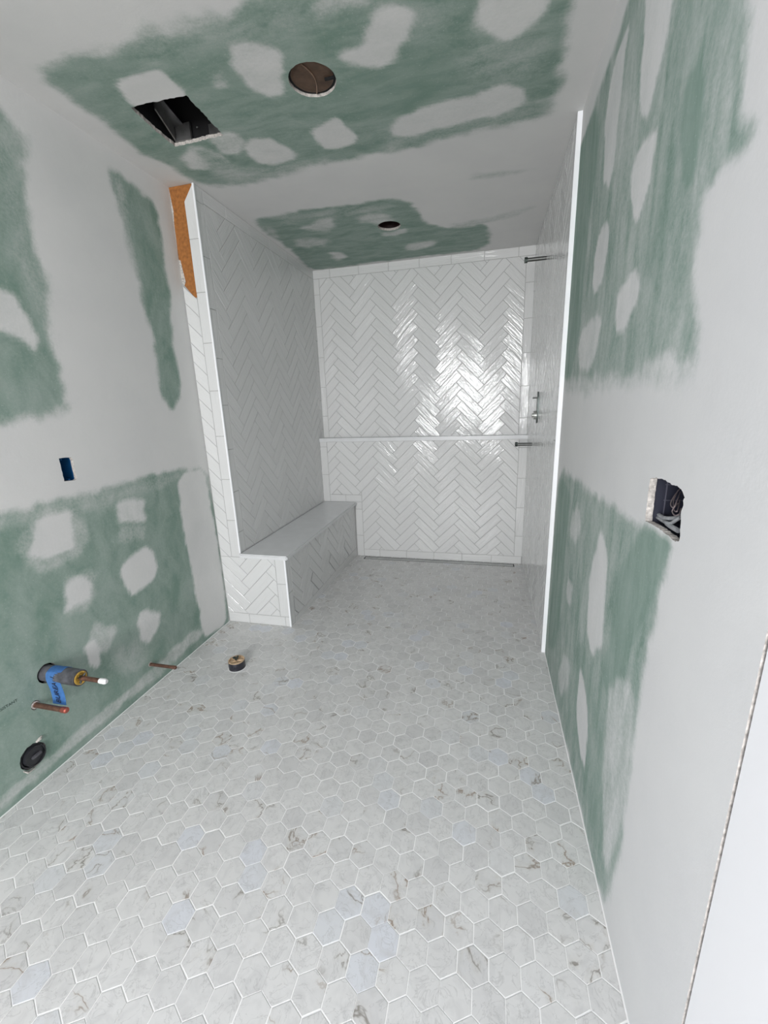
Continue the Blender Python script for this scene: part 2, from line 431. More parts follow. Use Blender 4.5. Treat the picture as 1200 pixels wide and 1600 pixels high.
# --- left wall
left_px = [
 ([(-120,60),(0,175),(25,200),(32,270),(46,330),(60,420),(76,500),(92,560),(106,632),(80,642),(40,652),(0,657),(-150,690)], .07, .022),
 ([(0,175),(30,230),(40,330),(70,480),(60,500),(20,400),(-20,250)], .25, .04),
 ([(-60,440),(0,455),(22,466),(42,490),(62,530),(56,546),(22,530),(0,520),(-60,500)], .93, .010),
 ([(168,262),(192,276),(236,312),(249,342),(256,420),(266,455),(266,510),(277,560),(284,622),(268,642),(252,610),(238,530),(222,460),(204,400),(186,330),(172,290)], .08, .014),
 ([(175,270),(192,290),(205,380),(222,440),(212,430),(190,350)], .45, .02),
 ([(-150,835),(0,802),(75,788),(128,780),(187,757),(250,742),(319,726),(338,810),(362,985),(318,1010),(0,1290),(-150,1420)], .06, .016),
 ([(-60,815),(80,790),(187,760),(300,733),(250,765),(130,800),(0,830)], .30, .02),
 ([(275,748),(317,729),(330,790),(345,877),(355,966),(340,985),(318,997),(306,930),(292,855),(282,800)], .97, .007),
 ([(28,842),(60,805),(122,795),(138,845),(120,875),(90,890),(55,893)], .45, .016),
 ([(56,812),(85,803),(112,799),(115,830),(117,855),(90,862),(75,870),(47,866),(60,840)], .97, .008),
 ([(180,787),(205,782),(226,780),(229,814),(205,818),(190,816)], .85, .011),
 ([(187,822),(225,821),(225,843),(187,845)], .38, .014),
 ([(191,881),(214,862),(228,855),(238,860),(245,896),(221,922),(204,935),(197,920),(187,905)], .97, .008),
 ([(95,902),(144,890),(147,942),(102,960)], .42, .014),
 ([(101,928),(110,908),(122,900),(136,905),(144,912),(142,937),(118,948),(101,956),(106,942)], .95, .009),
 ([(217,957),(232,952),(252,956),(246,984),(233,1007),(220,1000),(216,985)], .9, .008),
 ([(146,972),(162,980),(181,980),(165,1018),(150,1015),(139,1004)], .45, .010),
 ([(133,1010),(146,1000),(156,1017),(154,1040),(142,1040),(136,1025)], .95, .006),
 ([(205,1000),(235,1010),(225,1045),(180,1060),(160,1045)], .22, .02),
 ([(318,990),(290,1018),(250,1058),(170,1118),(100,1180),(60,1215),(0,1263),(0,1250),(90,1170),(150,1120),(235,1052),(300,985)], .55, .008),
]
def ellipse_hole(c, ry, rz, jag, seed): return circ(c[0], c[1], rz, 28, jag, seed, ry)
cbig = P(73.8, 1051.4, 0, -A); cc1 = P(55.5, 1101.5, 0, -A); cc2 = P(235, 1038, 0, -A); cdr = P(52, 1181, 0, -A)
bluebox_px = [(92,716.5),(102,715),(111.5,714.5),(114,718.7),(120.5,748),(117,750.5),(100.5,752)]
blue = holepts(0, -A, (1, 2), bluebox_px, .0008, 8)
holesL = [blue, ellipse_hole((cbig.y, cbig.z), .037, .037, .001, 4),
          ellipse_hole((cc1.y, cc1.z), .016, .018, .001, 5), ellipse_hole((cc2.y, cc2.z), .013, .012, .001, 6),
          ellipse_hole((cdr.y, cdr.z), .047, .046, .002, 7)]
wall_left = panel('wall_left', (1, 2, 0), -A, (-.3, E + .02), (0, H), .0125, holesL, LY(0, -A, (1, 2), left_px), 1.0, M_DW_LEFT, -1, .13)

# --- right wall
right_px = [
 ([(903,260),(913,215),(930,160),(949,107),(984,0),(1040,-170),(1170,-170),(1168,0),(1160,93),(1150,180),(1184,197),(1168,229),(1133,267),(1107,300),(1093,364),(1084,439),(1089,502),(1087,568),(1042,560),(1005,584),(950,598),(880,606),(890,450)], .24, .014),
 ([(900,240),(915,210),(938,150),(933,260),(922,330),(915,420),(905,520),(890,600),(880,600)], .04, .012),
 ([(960,150),(990,130),(1000,200),(985,300),(965,420),(950,330)], .36, .02),
 ([(1040,80),(1060,60),(1060,240),(1040,380),(1020,480),(1010,420),(1030,300)], .16, .015),
 ([(1099,64),(1102,85),(1101,187),(1090,235),(1080,285),(1073,293),(1067,267),(1063,200),(1068,139),(1088,95)], .0, .007),
 ([(1110,60),(1140,40),(1140,200),(1090,300),(1060,420),(1070,330),(1105,230)], .34, .015),
 ([(1012,-100),(1060,-100),(1053,0),(1040,67),(1029,120),(1013,187),(1002,175),(1000,120),(1005,67),(1011,0)], .93, .006),
 ([(985,30),(975,107),(966,190),(960,253),(952,292),(942,285),(943,240),(946,190),(957,112),(975,55)], .9, .005),
 ([(1028,196),(1025,227),(1019,267),(1012,300),(998,345),(988,350),(984,320),(986,270),(996,235),(1010,215)], .93, .006),
 ([(950,338),(953,352),(947,400),(941,440),(930,464),(926,445),(930,396),(939,358)], .9, .006),
 ([(991,420),(1002,438),(993,480),(978,515),(962,527),(960,495),(966,460),(978,436)], .92, .007),
 ([(932,490),(939,498),(931,550),(920,580),(905,572),(905,540),(910,515)], .8, .010),
 ([(870,590),(960,590),(1080,560),(1080,600),(870,615)], .75, .02),
 # lower
 ([(874,728),(907,757),(968,797),(999,823),(1008,823),(1049,846),(1044,865),(1030,905),(1014,985),(1003,1081),(986,1190),(965,1330),(942,1425),(915,1300),(892,1190),(853,1035),(850,1010),(860,900)], .22, .013),
 ([(874,740),(893,768),(884,850),(878,940),(866,1015),(855,1015)], .04, .010),
 ([(1008,825),(1048,847),(1028,906),(1000,980),(965,1070),(948,1085),(942,1050),(958,970),(968,880)], .03, .010),
 ([(903,1010),(912,1000),(935,1120),(960,1250),(945,1390),(925,1290),(905,1190),(893,1130)], .12, .012),
 ([(894,797),(905,790),(909,827),(899,850),(889,830)], .65, .012),
 ([(937,827),(951,862),(947,940),(938,1010),(926,1030),(917,985),(921,900)], .93, .008),
 ([(889,900),(896,919),(890,948),(885,926)], .75, .010),
 ([(881,1022),(889,1037),(886,1072),(876,1092),(872,1060)], .65, .012),
 ([(907,1033),(916,1081),(919,1147),(914,1212),(905,1169),(900,1103)], .93, .006),
 ([(955,1070),(994,1075),(985,1190),(972,1290),(945,1370),(940,1250),(950,1150)], .62, .012),
]
right_hole_z = [(295,318),(390,303),(480,318),(560,345),(640,392),(690,432),(760,442),(810,468),(850,508),(872,560),(885,600),(912,655),(905,680),(880,720),(892,800),(870,840),(848,890),(843,1000),(838,1120),(832,1240),(828,1380),(800,1452),(700,1425),(640,1350),(560,1290),(430,1200),(360,1160),(280,1110),(205,1078),(212,980),(235,800),(262,560)]
rh = [P(990 + x / 11.43, 720 + y / 11.43, 0, B) for x, y in right_hole_z]
rhole = []; rr = random.Random(11)
for i in range(len(rh)):
    a_, b_ = rh[i], rh[(i + 1) % len(rh)]; n_ = max(1, int((a_ - b_).length / .004))
    for k in range(n_):
        q_ = a_.lerp(b_, k / n_); rhole.append((q_.y + rr.uniform(-.0012, .0012), q_.z + rr.uniform(-.0012, .0012)))
rhole = rhole[::-1]
wall_right = panel('wall_right', (1, 2, 0), B, (J, D + .13), (0, H), .0125, [rhole], LY(0, B, (1, 2), right_px), 1.0, M_DW_RIGHT, 1, .13)

# ------------------------------------------------------------------ tiling
def clip(poly, n, c):
    """keep n.p <= c"""
    out = []
    for i in range(len(poly)):
        a, b = poly[i], poly[(i + 1) % len(poly)]
        da = n[0] * a[0] + n[1] * a[1] - c; db = n[0] * b[0] + n[1] * b[1] - c
        if da <= 0: out.append(a)
        if (da < 0 < db) or (db < 0 < da):
            t = da / (da - db); out.append((a[0] + (b[0] - a[0]) * t, a[1] + (b[1] - a[1]) * t))
    return out
def clip_rect(poly, r):
    for n, c in (((-1, 0), -r[0]), ((0, -1), -r[1]), ((1, 0), r[2]), ((0, 1), r[3])):
        poly = clip(poly, n, c)
        if len(poly) < 3: return []
    return poly
def parea(p): return .5 * sum(p[i][0] * p[(i + 1) % len(p)][1] - p[(i + 1) % len(p)][0] * p[i][1] for i in range(len(p)))
def dedup(p):
    o = []
    for q in p:
        if not o or math.dist(q, o[-1]) > 2e-4: o.append(q)
    if len(o) > 1 and math.dist(o[0], o[-1]) < 2e-4: o.pop()
    return o
def inset(p, d):
    if parea(p) < 0: p = p[::-1]
    r = p
    for i in range(len(p)):
        a, b = p[i], p[(i + 1) % len(p)]; ex, ey = b[0] - a[0], b[1] - a[1]; L = math.hypot(ex, ey)
        n = (ey / L, -ex / L); r = clip(r, n, n[0] * a[0] + n[1] * a[1] - d)
        if len(r) < 3: return []
    return r
HW, HL = .0703, .2515
def herring(rect, phase):
    """tiles of a 45 degree herringbone: (polygon, direction, centre)"""
    s = math.sqrt(.5); out = []
    def rot(x, y): return ((x - y) * s + phase[0], (x + y) * s + phase[1])
    per = HL * math.sqrt(2); vp = HW * math.sqrt(2)
    ni = int((rect[2] - rect[0]) / per) + 4; nj = int((rect[3] - rect[1]) / vp) + 8
    i0 = int((rect[0] - phase[0]) / per) - 2; j0 = int((rect[1] - phase[1]) / vp) - 4
    for i in range(i0, i0 + ni):
        for j in range(j0, j0 + nj):
            ox, oy = j * HW + i * HL, j * HW - i * HL
            for t in (0, 1):
                if t == 0: x0, y0, x1, y1 = ox, oy, ox + HL, oy + HW
                else: x0, y0, x1, y1 = ox + HL, oy + HW - HL, ox + HL + HW, oy + HW
                c = [rot(x0, y0), rot(x1, y0), rot(x1, y1), rot(x0, y1)]
                if max(p[0] for p in c) < rect[0] or min(p[0] for p in c) > rect[2] or max(p[1] for p in c) < rect[1] or min(p[1] for p in c) > rect[3]: continue
                out.append((c, (s, s) if t == 0 else (-s, s)))
    return out
class Field:
    """a tiled face: grout bed and every tile with its pillowed edge in one mesh"""
    def __init__(s, origin, u, v, nrm):
        s.o, s.u, s.v, s.n = Vector(origin), Vector(u), Vector(v), Vector(nrm)
        s.V = []; s.F = []; s.uv = []; s.r = []; s.m = []
    def p(s, a, h): return s.o + s.u * a[0] + s.v * a[1] + s.n * h
    def face(s, pts, uvs, r, m):
        k = len(s.V); s.V += [tuple(x) for x in pts]; s.F.append(tuple(range(k, k + len(pts)))); s.uv += uvs; s.r.append(r); s.m.append(m)
    def tile(s, poly, d, g=.0013, h=.0026, bev=.0018, tilt=.006):
        poly = dedup(poly)
        if len(poly) < 3 or abs(parea(poly)) < 8e-5: return
        if parea(poly) < 0: poly = poly[::-1]
        a = inset(poly, g)
        a = dedup(a) if a else a
        if not a or len(a) < 3 or abs(parea(a)) < 5e-5: return
        b = inset(a, bev)
        if not b or len(b) < 3: return
        r = random.random(); cx = sum(q[0] for q in a) / len(a); cy = sum(q[1] for q in a) / len(a)
        tx, ty = random.uniform(-tilt, tilt), random.uniform(-tilt, tilt)
        off = (random.random() * 9, random.random() * 9)
        def U(q): x, y = q[0] - cx, q[1] - cy; return (x * d[0] + y * d[1] + off[0], -x * d[1] + y * d[0] + off[1])
        hh = lambda q, k: k + (q[0] - cx) * tx + (q[1] - cy) * ty
        s.face([s.p(q, hh(q, h)) for q in b], [U(q) for q in b], r, 0)
        # bevel ring
        if len(a) == len(b):
            i0 = min(range(len(b)), key=lambda i: math.dist(b[i], a[0])); b2 = b[i0:] + b[:i0]
            n = len(a)
            for i in range(n):
                q = [a[i], a[(i + 1) % n], b2[(i + 1) % n], b2[i]]
                s.face([s.p(q[0], hh(q[0], h * .55)), s.p(q[1], hh(q[1], h * .55)), s.p(q[2], hh(q[2], h)), s.p(q[3], hh(q[3], h))], [U(x) for x in q], r, 0)
        n = len(a)
        for i in range(n):
            q = [a[i], a[(i + 1) % n]]
            s.face([s.p(q[0], -.001), s.p(q[1], -.001), s.p(q[1], hh(q[1], h * .55)), s.p(q[0], hh(q[0], h * .55))], [U(q[0]), U(q[1])] * 2, r, 0)
    def bed(s, r, depth=.0):
        q = [(r[0], r[1]), (r[2], r[1]), (r[2], r[3]), (r[0], r[3])]
        s.face([s.p(x, 0) for x in q], q, .5, 1)
    def herring(s, rect, phase, cuts=(), rects=None, keep=None):
        for c, d in herring(rect, phase):
            qs = [clip_rect(c, R) for R in (rects or [rect])]
            if rects:
                qa = clip_rect(c, (min(r[0] for r in rects), min(r[1] for r in rects), max(r[2] for r in rects), max(r[3] for r in rects)))
                if qa and abs(abs(parea(qa)) - sum(abs(parea(q)) for q in qs if q)) < 1e-6: qs = [qa]
            for q in qs:
                if q and keep and not keep(sum(p[0] for p in q) / len(q)): continue
                for n, k in cuts:
                    if q: q = clip(q, n, k)
                if q: s.tile(q, d)
    def border(s, r, along, start=0):
        """strip of straight tiles; along 'u' or 'v'"""
        i = 0 if along == 'u' else 1; x = r[i] - start
        while x < r[i + 2]:
            q = [max(x, r[i]), min(x + .2515, r[i + 2])]
            R = (q[0], r[1], q[1], r[3]) if i == 0 else (r[0], q[0], r[2], q[1])
            if q[1] - q[0] > .004: s.tile([(R[0], R[1]), (R[2], R[1]), (R[2], R[3]), (R[0], R[3])], (1, 0) if i == 0 else (0, 1))
            x += .2515
    def make(s, name, mats, parent=None):
        me = bpy.data.meshes.new(name); me.from_pydata(s.V, [], s.F)
        for m in mats: me.materials.append(m)
        me.polygons.foreach_set('material_index', s.m)
        uv = me.uv_layers.new(name='UVMap'); uv.data.foreach_set('uv', np.array(s.uv, np.float32).ravel())
        at = me.attributes.new('rnd', 'FLOAT', 'FACE'); at.data.foreach_set('value', np.array(s.r, np.float32))
        me.update(); return link(name, me, parent)
TM = [M_TILE, M_GROUT]
BW = .066

# upper back wall (structure body behind it)
bm = bmesh.new(); box(bm, (-A, D + .001, -.1), (B, D + .14, H)); wall_back = struct(build('wall_back', bm, M_PLAIN))
f = Field((0, D, 0), (1, 0, 0), (0, 0, 1), (0, -1, 0))
R0 = (-CX, LED - .02, BT, H); f.bed(R0)
inner = (-CX + .052, LED - .02, BT - BW, H - BW)
f.herring(inner, (.149 - .178, 2.256))
f.border((-CX, H - BW, BT, H), 'u', .10); f.border((-CX, LED - .02, -CX + .052, H - BW), 'v', .04); f.border((BT - BW, LED - .02, BT, H - BW), 'v', .10)
f.make('tile_field', TM, wall_back)
# lower back wall, proud of the upper one
bm = bmesh.new(); box(bm, (-CX - .01, D - PR + .002, -.1), (B, D + .0005, LED - .030)); lowb = build('knee_wall', bm, M_PLAIN, wall_back)
f = Field((0, D - PR, 0), (1, 0, 0), (0, 0, 1), (0, -1, 0))
z0 = -SLOPE; f.bed((-CX, z0, BT, LED - .028))
bx = -GX + .008
rects = [(-CX + BW, SZ + BW, bx + BW, LED - .03), (bx + BW, z0 + BW, BT - BW, LED - .03)]
f.herring((-CX, z0, BT, LED), (.149 - .178, 2.256), rects=rects)
f.border((-CX, SZ, -CX + BW, LED - .03), 'v', .0); f.border((-CX + BW, SZ, bx + BW, SZ + BW), 'u', .1)
f.border((bx, z0, bx + BW, SZ), 'v', .05); f.border((bx + BW, z0, BT, z0 + BW), 'u', .1); f.border((BT - BW, z0 + BW, BT, LED - .03), 'v', .07)
f.make('lower_tile_field', TM, wall_back)
bm = bmesh.new(); box(bm, (-CX, D - PR - .012, LED - .030), (BT, D - .0005, LED), .002); build('ledge_slab', bm, M_QUARTZ, wall_back)

# partition between the vanity side and the shower
bm = bmesh.new(); box(bm, (-A - .12, E + .012, -.1), (-CX - .002, D + .10, H)); part = struct(build('wall_partition', bm, M_PLAIN))
f = Field((-CX, 0, 0), (0, 1, 0), (0, 0, 1), (1, 0, 0))
f.bed((E + .004, SZ, D, H)); f.herring((E + BW, SZ, D - .05, H - BW), (E + .21, 1.93))
f.border((E + .004, SZ, E + BW, H), 'v', .12); f.border((E + BW, H - BW, D, H), 'u', .05); f.border((D - .05, SZ, D, H - BW), 'v', .1)
f.make('shower_side_tile', TM, part)
# end of the partition, facing the room, with the bench end below
f = Field((0, E, 0), (1, 0, 0), (0, 0, 1), (0, -1, 0))
xe = -CX; xb = -xe
top_cut = 1.975
ctA = P(281, 443, 1, E); ctB = P(304.5, 464, 1, E)
bq = [(-A, 0), (-CX, 0), (-CX, H - .006), (-CX - BW + .007, H - .077), (-CX - BW + .007, ctB.z - .004), (ctB.x, ctB.z - .004), (-A, ctA.z + .004)]; f.face([f.p(x, 0) for x in bq], bq, .5, 1)
bm_back = None
f2phase = (-1.425, .137)
# herringbone column left of the border, its top cut on the slant
ctA = P(281, 443, 1, E); ctB = P(304.5, 464, 1, E)
sl = (ctB.x - ctA.x, ctB.z - ctA.z); nn = (-sl[1], sl[0]); kk = nn[0] * ctA.x + nn[1] * ctA.z
f.herring((-A + .004, SZ - .026, -CX - BW + .004, 2.05), f2phase, cuts=[(nn, kk)])
f.herring((-A + .004, BW, -GX - BW, SZ - .026), f2phase, keep=lambda x: x < -CX)
zc = H - .075
# border beside the metal edge: the topmost tile has its corner cut off
f.tile([(-CX - BW + .004, zc - .17), (-CX - .003, zc - .17), (-CX - .003, H - .002), (-CX - BW + .004, zc)], (0, 1))
f.border((-CX - BW + .004, SZ - .026, -CX - .003, zc - .17), 'v', .2515 - (zc - .17 - SZ + .026) % .2515)
f.border((-A + .004, 0, -CX + .010, BW), 'u', .07)
f.make('end_tile', TM, part)
# membrane left bare where tiles are still missing
bm = bmesh.new()
box(bm, (-A, E + .0022, 1.80), (-CX - .003, E + .0115, H - .001))
build('bare_membrane', bm, M_ORANGE, part)
# ragged joint compound along the wall side of the bare membrane
bm = bmesh.new()
mp = [(259,296),(263.5,294.5),(266,306),(268,316),(271,330),(272,350),(275,372),(277,392),(279,406),(282,407),(284,416),(287,428),(290,440),(288,447),(281,443),(278,440)]
pl = [P(x, y, 1, E + .001) for x, y in mp]; pl = [Vector((max(p.x, -A + .0005), p.y, min(p.z, H - .001))) for p in pl]
prism(bm, pl, (0, .0012, 0)); build('torn_compound', bm, M_GYP, part)
bm = bmesh.new(); box(bm, (-CX - .006, E - .0035, SZ), (-CX + .0045, E + .004, H - .001), .0008)
build('edge_profile', bm, M_PROFILE, part)

# bench
bench = thing('shower_bench', (-1.31, 2.85, floor_z(2.85)), 'tiled built-in shower bench with white stone seat against the left shower wall', 'bench')
bm = bmesh.new(); box(bm, (-CX + .001, E + .006, -.05), (-GX - .0015, D - PR - .001, SZ - .021)); build('core', bm, M_GROUT, bench)
f = Field((-GX, 0, 0), (0, 1, 0), (0, 0, 1), (1, 0, 0))
f.bed((E + .004, -SLOPE, D - PR, SZ - .02)); f.herring((E + BW, BW - .03, D - PR - .04, SZ - .02), (E + .21, .137))
f.border((E + .004, 0, E + BW, SZ - .02), 'v', .03); f.border((E + BW, -SLOPE, D - PR, BW - .03), 'u', .05); f.border((D - PR - .04, BW - .03, D - PR, SZ - .02), 'v', .1)
f.make('front_tile', TM, bench).matrix_parent_inverse = Matrix.Translation(-bench.location)
f = Field((0, E, 0), (1, 0, 0), (0, 0, 1), (0, -1, 0)); f.bed((-CX, 0, -GX, SZ - .026))
f.herring((-A + .004, BW, -GX - BW, SZ - .026), f2phase, keep=lambda x: x >= -CX)
f.border((-CX + .010, 0, -GX - .003, BW), 'u', .0); f.border((-GX - BW, BW, -GX - .003, SZ - .026), 'v', .03)
f.make('end_tile', TM, bench).matrix_parent_inverse = Matrix.Translation(-bench.location)
bm = bmesh.new(); box(bm, (-CX + .0005, E - .018, SZ - .027), (-GX + .026, D - PR - .0015, SZ), .006); build('seat_slab', bm, M_QUARTZ, bench)
bm = bmesh.new(); box(bm, (-GX - .006, E - .0035, 0), (-GX + .0045, E + .004, SZ - .027), .0008); build('edge_profile', bm, M_PROFILE, bench)

# right shower wall tile
f = Field((BT, 0, 0), (0, 1, 0), (0, 0, 1), (-1, 0, 0))
f.bed((F, -SLOPE, D, H)); f.herring((F + BW, BW - .03, D - BW, H - BW), (F + .21, 1.93))
f.border((F + .004, 0, F + BW, H), 'v', .12); f.border((F + BW, H - BW, D, H), 'u', .05); f.border((D - BW, -SLOPE, D, H - BW), 'v', .1); f.border((F + BW, -SLOPE, D - BW, BW - .03), 'u', .1)
f.make('shower_side_tile', TM, wall_right)
bm = bmesh.new(); box(bm, (BT + .0002, F + .002, -SLOPE), (B + .001, D, H)); build('backer_board', bm, M_GYP, wall_right)
bm = bmesh.new(); box(bm, (BT - .004, F - .006, .001), (B + .001, F + .003, H - .001), .001); build('edge_profile', bm, M_PROFILE, wall_right)

# ------------------------------------------------------------------ floor
fl = Field((0, 0, 0), (1, 0, 0), (0, 1, 0), (0, 0, 1))
HPX, HPY, HX0, HY0 = .0749, .0653, -.261, .666
fx0, fx1, fy0, fy1 = -A, B, -.02, D - PR
DR0, DR1, DY0, DY1 = -1.075, .262, 3.478, 3.540
_p = fl.p
fl.p = lambda a, h: Vector((a[0], a[1], floor_z(a[1]) + h))
def hexa(cx, cy): return [(cx, cy + HPY * 2 / 3), (cx - HPX / 2, cy + HPY / 3), (cx - HPX / 2, cy - HPY / 3), (cx, cy - HPY * 2 / 3), (cx + HPX / 2, cy - HPY / 3), (cx + HPX / 2, cy + HPY / 3)]
for j in range(-12, 48):
    for i in range(-22, 12):
        cx = HX0 + (i + .5 * (j % 2)) * HPX; cy = HY0 + j * HPY
        jx, jy = random.gauss(0, .0005), random.gauss(0, .0005)
        poly = [(x + jx, y + jy) for x, y in hexa(cx, cy)]
        for R in ([(fx0 + .006, fy0, fx1 - .003, E)] if cy < E - .06 else
                  [(fx0 + .006, fy0, fx1 - .003, DY0 - .004), (fx0, DY0 - .004, DR0 - .003, DY1), (DR1 + .003, DY0 - .004, fx1, DY1), (fx0, DY1, fx1, fy1)]):
            q = clip_rect(poly, R)
            if q: fl.tile(q, (1, 0), g=random.uniform(.0007, .0014), h=.0010, bev=.0009, tilt=.0015)
for (y0, y1) in ((-.02, E), (E, fy1 + .01)):
    if y0 > 1: rs = [(-A - .1, y0, DR0, y1), (DR1, y0, B + .1, y1), (DR0, y0, DR1, DY0), (DR0, DY1, DR1, y1)]
    else: rs = [(-A - .1, y0, B + .1, y1)]
    for r in rs:
        q = [(r[0], r[1]), (r[2], r[1]), (r[2], r[3]), (r[0], r[3])]; fl.face([fl.p(x, 0) for x in q], q, .5, 1)
# underside and the plain floor of the room behind
def quad(a, b, c, d, m): fl.face([Vector(x) for x in (a, b, c, d)], [(0, 0)] * 4, .5, m)
quad((-A - .1, -.02, -.12), (-A - .1, fy1 + .15, -.12), (B + .1, fy1 + .15, -.12), (B + .1, -.02, -.12), 1)
floor = struct(fl.make('floor', [M_HEX, M_FGROUT]))
bm = bmesh.new(); box(bm, (-2.7, -3.05, -.12), (1.7, -.021, -.001)); floor2 = build('rear_floor', bm, simple('rear_floor_wood', (.42, .38, .33), .5, noise=.15, nscale=5), floor)

# linear drain
dr = thing('linear_drain', (-.4, 3.51, floor_z(3.51)), 'long slim tile-in linear drain at the foot of the back shower wall', 'drain')
bm = bmesh.new(); zt = lambda y: floor_z(y)
def sbox(bm, x0, x1, y0, y1, h0, h1):
    v = [bm.verts.new((x, y, zt(y) + h)) for h in (h0, h1) for (x, y) in ((x0, y0), (x1, y0), (x1, y1), (x0, y1))]
    for q in ((0, 3, 2, 1), (4, 5, 6, 7), (0, 1, 5, 4), (1, 2, 6, 5), (2, 3, 7, 6), (3, 0, 4, 7)): bm.faces.new([v[k] for k in q])
sbox(bm, DR0, DR1, DY0, DY0 + .003, -.03, .0016); sbox(bm, DR0, DR1, DY1 - .003, DY1, -.03, .0016)
sbox(bm, DR0, DR0 + .005, DY0, DY1, -.03, .0016); sbox(bm, DR1 - .005, DR1, DY0, DY1, -.03, .0016); sbox(bm, DR0, DR1, DY0, DY1, -.034, -.03)
build('channel', bm, M_ABS, dr)
bm = bmesh.new(); sbox(bm, DR0 + .010, DR1 - .010, DY0 + .009, DY1 - .009, -.02, .0008); build('tile_insert', bm, simple('drain_insert', (.50, .51, .50), .35, noise=.15, nscale=18), dr)

# ------------------------------------------------------------------ jamb at the right, and the room behind the camera
bm = bmesh.new(); box(bm, (B + .001, .14, 0), (B + .12, J - .0045, H), .001); trim1 = struct(build('trim_1', bm, M_PAINT))
bm = bmesh.new(); box(bm, (B + .006, J - .0060, 0), (B + .1, J - .0005, H)); g_ = build('shadow_gap', bm, M_GAP, trim1)
bm = bmesh.new(); box(bm, (B + .12, .10, 0), (1.7, .22, H)); struct(build('wall_front', bm, M_PLAIN))
bm = bmesh.new(); box(bm, (1.6, -3.05, 0), (1.72, .10, H)); struct(build('wall_side', bm, M_PLAIN))
bm = bmesh.new(); box(bm, (-2.7, -3.05, H), (1.7, .0195, H + .12)); struct(build('ceiling_rear', bm, M_PLAIN))
bm = bmesh.new(); box(bm, (-2.7, -.42, 0), (-A - .13, -.30, H)); box(bm, (-A - .13, -.42, 0), (-A, -.30, H)); struct(build('wall_return', bm, M_PLAIN))
def win_wall(name, ax, pos, th, rng, win):
    bm = bmesh.new(); (a, b), (c, d, e, g) = rng, win
    def bb(u0, u1, z0, z1):
        lo = [0, 0, z0]; hi = [0, 0, z1]; lo[ax] = pos; hi[ax] = pos + th; lo[1 - ax] = u0; hi[1 - ax] = u1; box(bm, lo, hi)
    bb(a, c, 0, H); bb(d, b, 0, H); bb(c, d, 0, e); bb(c, d, g, H)
    return struct(build(name, bm, M_PLAIN))
win_wall('wall_rear', 1, -3.12, .12, (-2.7, 1.7), (-1.12, .28, .82, 2.18))
win_wall('wall_rear_left', 0, -2.72, .12, (-3.0, -.42), (-2.3, -.9, .65, 2.15))
bm = bmesh.new()
for x in (-1.12, -.44, .24): box(bm, (x, -3.06, .82), (x + .04, -3.02, 2.18), .002)
for z in (.82, 1.48, 2.14): box(bm, (-1.12, -3.06, z), (.28, -3.02, z + .04), .002)
struct(build('window_1', bm, M_PAINT))

# ------------------------------------------------------------------ things in the ceiling
# exhaust fan housing above the square cut-out
x0, x1 = min(p[0] for p in vent), max(p[0] for p in vent); y0, y1 = min(p[1] for p in vent), max(p[1] for p in vent)
fan = thing('exhaust_fan_housing', ((x0 + x1) / 2, (y0 + y1) / 2, H + .015), 'dark metal fan housing inside the square ceiling cut-out', 'fan housing')
bm = bmesh.new(); h0, h1 = H + .016, H + .21
box(bm, (x0 - .012, y0 - .012, h1), (x1 + .012, y1 + .012, h1 + .004))
for a_, b_ in (((x0 - .014, y0 - .012, h0), (x0 - .012, y1 + .012, h1)), ((x1 + .012, y0 - .012, h0), (x1 + .014, y1 + .012, h1)), ((x0 - .012, y0 - .014, h0), (x1 + .012, y0 - .012, h1)), ((x0 - .012, y1 + .010, h0), (x1 + .012, y1 + .012, h1))): box(bm, a_, b_)
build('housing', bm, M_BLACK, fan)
bm = bmesh.new(); box(bm, (x0 + .012, y1 - .010, h0 - .004), (x0 + .090, y1 + .002, h0 + .055)); build('mounting_tab', bm, M_STEEL, fan)
bm = bmesh.new(); box(bm, (x1 - .075, y1 - .010, h0 - .004), (x1 - .020, y1 + .004, h0 + .032)); build('mounting_tab', bm, M_STEEL, fan)
bm = bmesh.new()
prism(bm, [(x0 + .012, y1 - .012, h0 + .0), (x0 + .012, y1 - .012, h0 + .055), (x0 + .05, y0 + .09, h0 + .085), (x0 + .05, y0 + .09, h0 + .02)], (.006, 0, 0))
prism(bm, [(x0 + .012, y1 - .010, h0 + .048), (x0 + .062, y1 - .010, h0 + .048), (x0 + .060, y0 + .10, h0 + .078), (x0 + .045, y0 + .10, h0 + .078)], (0, 0, .004))
build('bracket', bm, M_STEEL, fan)
bm = bmesh.new(); bmesh.ops.create_icosphere(bm, subdivisions=2, radius=.004, matrix=Matrix.Translation((x0 + .125, y1 - .01, h0 + .03))); build('screw', bm, M_CHROME, fan, True)
# round brown cover
disc = thing('round_duct_cover', (DISC[0], DISC[1], H + .004), 'round brown disc set in a circular ceiling cut-out', 'duct cover')
bm = bmesh.new()
cyl(bm, (DISC[0], DISC[1], H + .010), (DISC[0], DISC[1], H + .016), .0835, 48)
build('rim', bm, M_BLACK, disc, True)
bm = bmesh.new(); rows = []
for k in range(9):
    r = .078 * k / 8; rows.append([bm.verts.new((DISC[0] + r * math.cos(t * math.pi / 24), DISC[1] + r * math.sin(t * math.pi / 24), H + .008 + (.0008 * math.sin(3 * t * math.pi / 24) * k / 8 if k < 8 else .003))) for t in range(48)] if k else [bm.verts.new((DISC[0], DISC[1], H + .008))])
for k in range(8):
    for t in range(48):
        if k == 0: bm.faces.new((rows[0][0], rows[1][t], rows[1][(t + 1) % 48]))
        else: bm.faces.new((rows[k][t], rows[k + 1][t], rows[k + 1][(t + 1) % 48], rows[k][(t + 1) % 48]))
r_ = bmesh.ops.solidify(bm, geom=list(bm.faces), thickness=-.002); build('brown_face', bm, M_BROWN, disc, True)
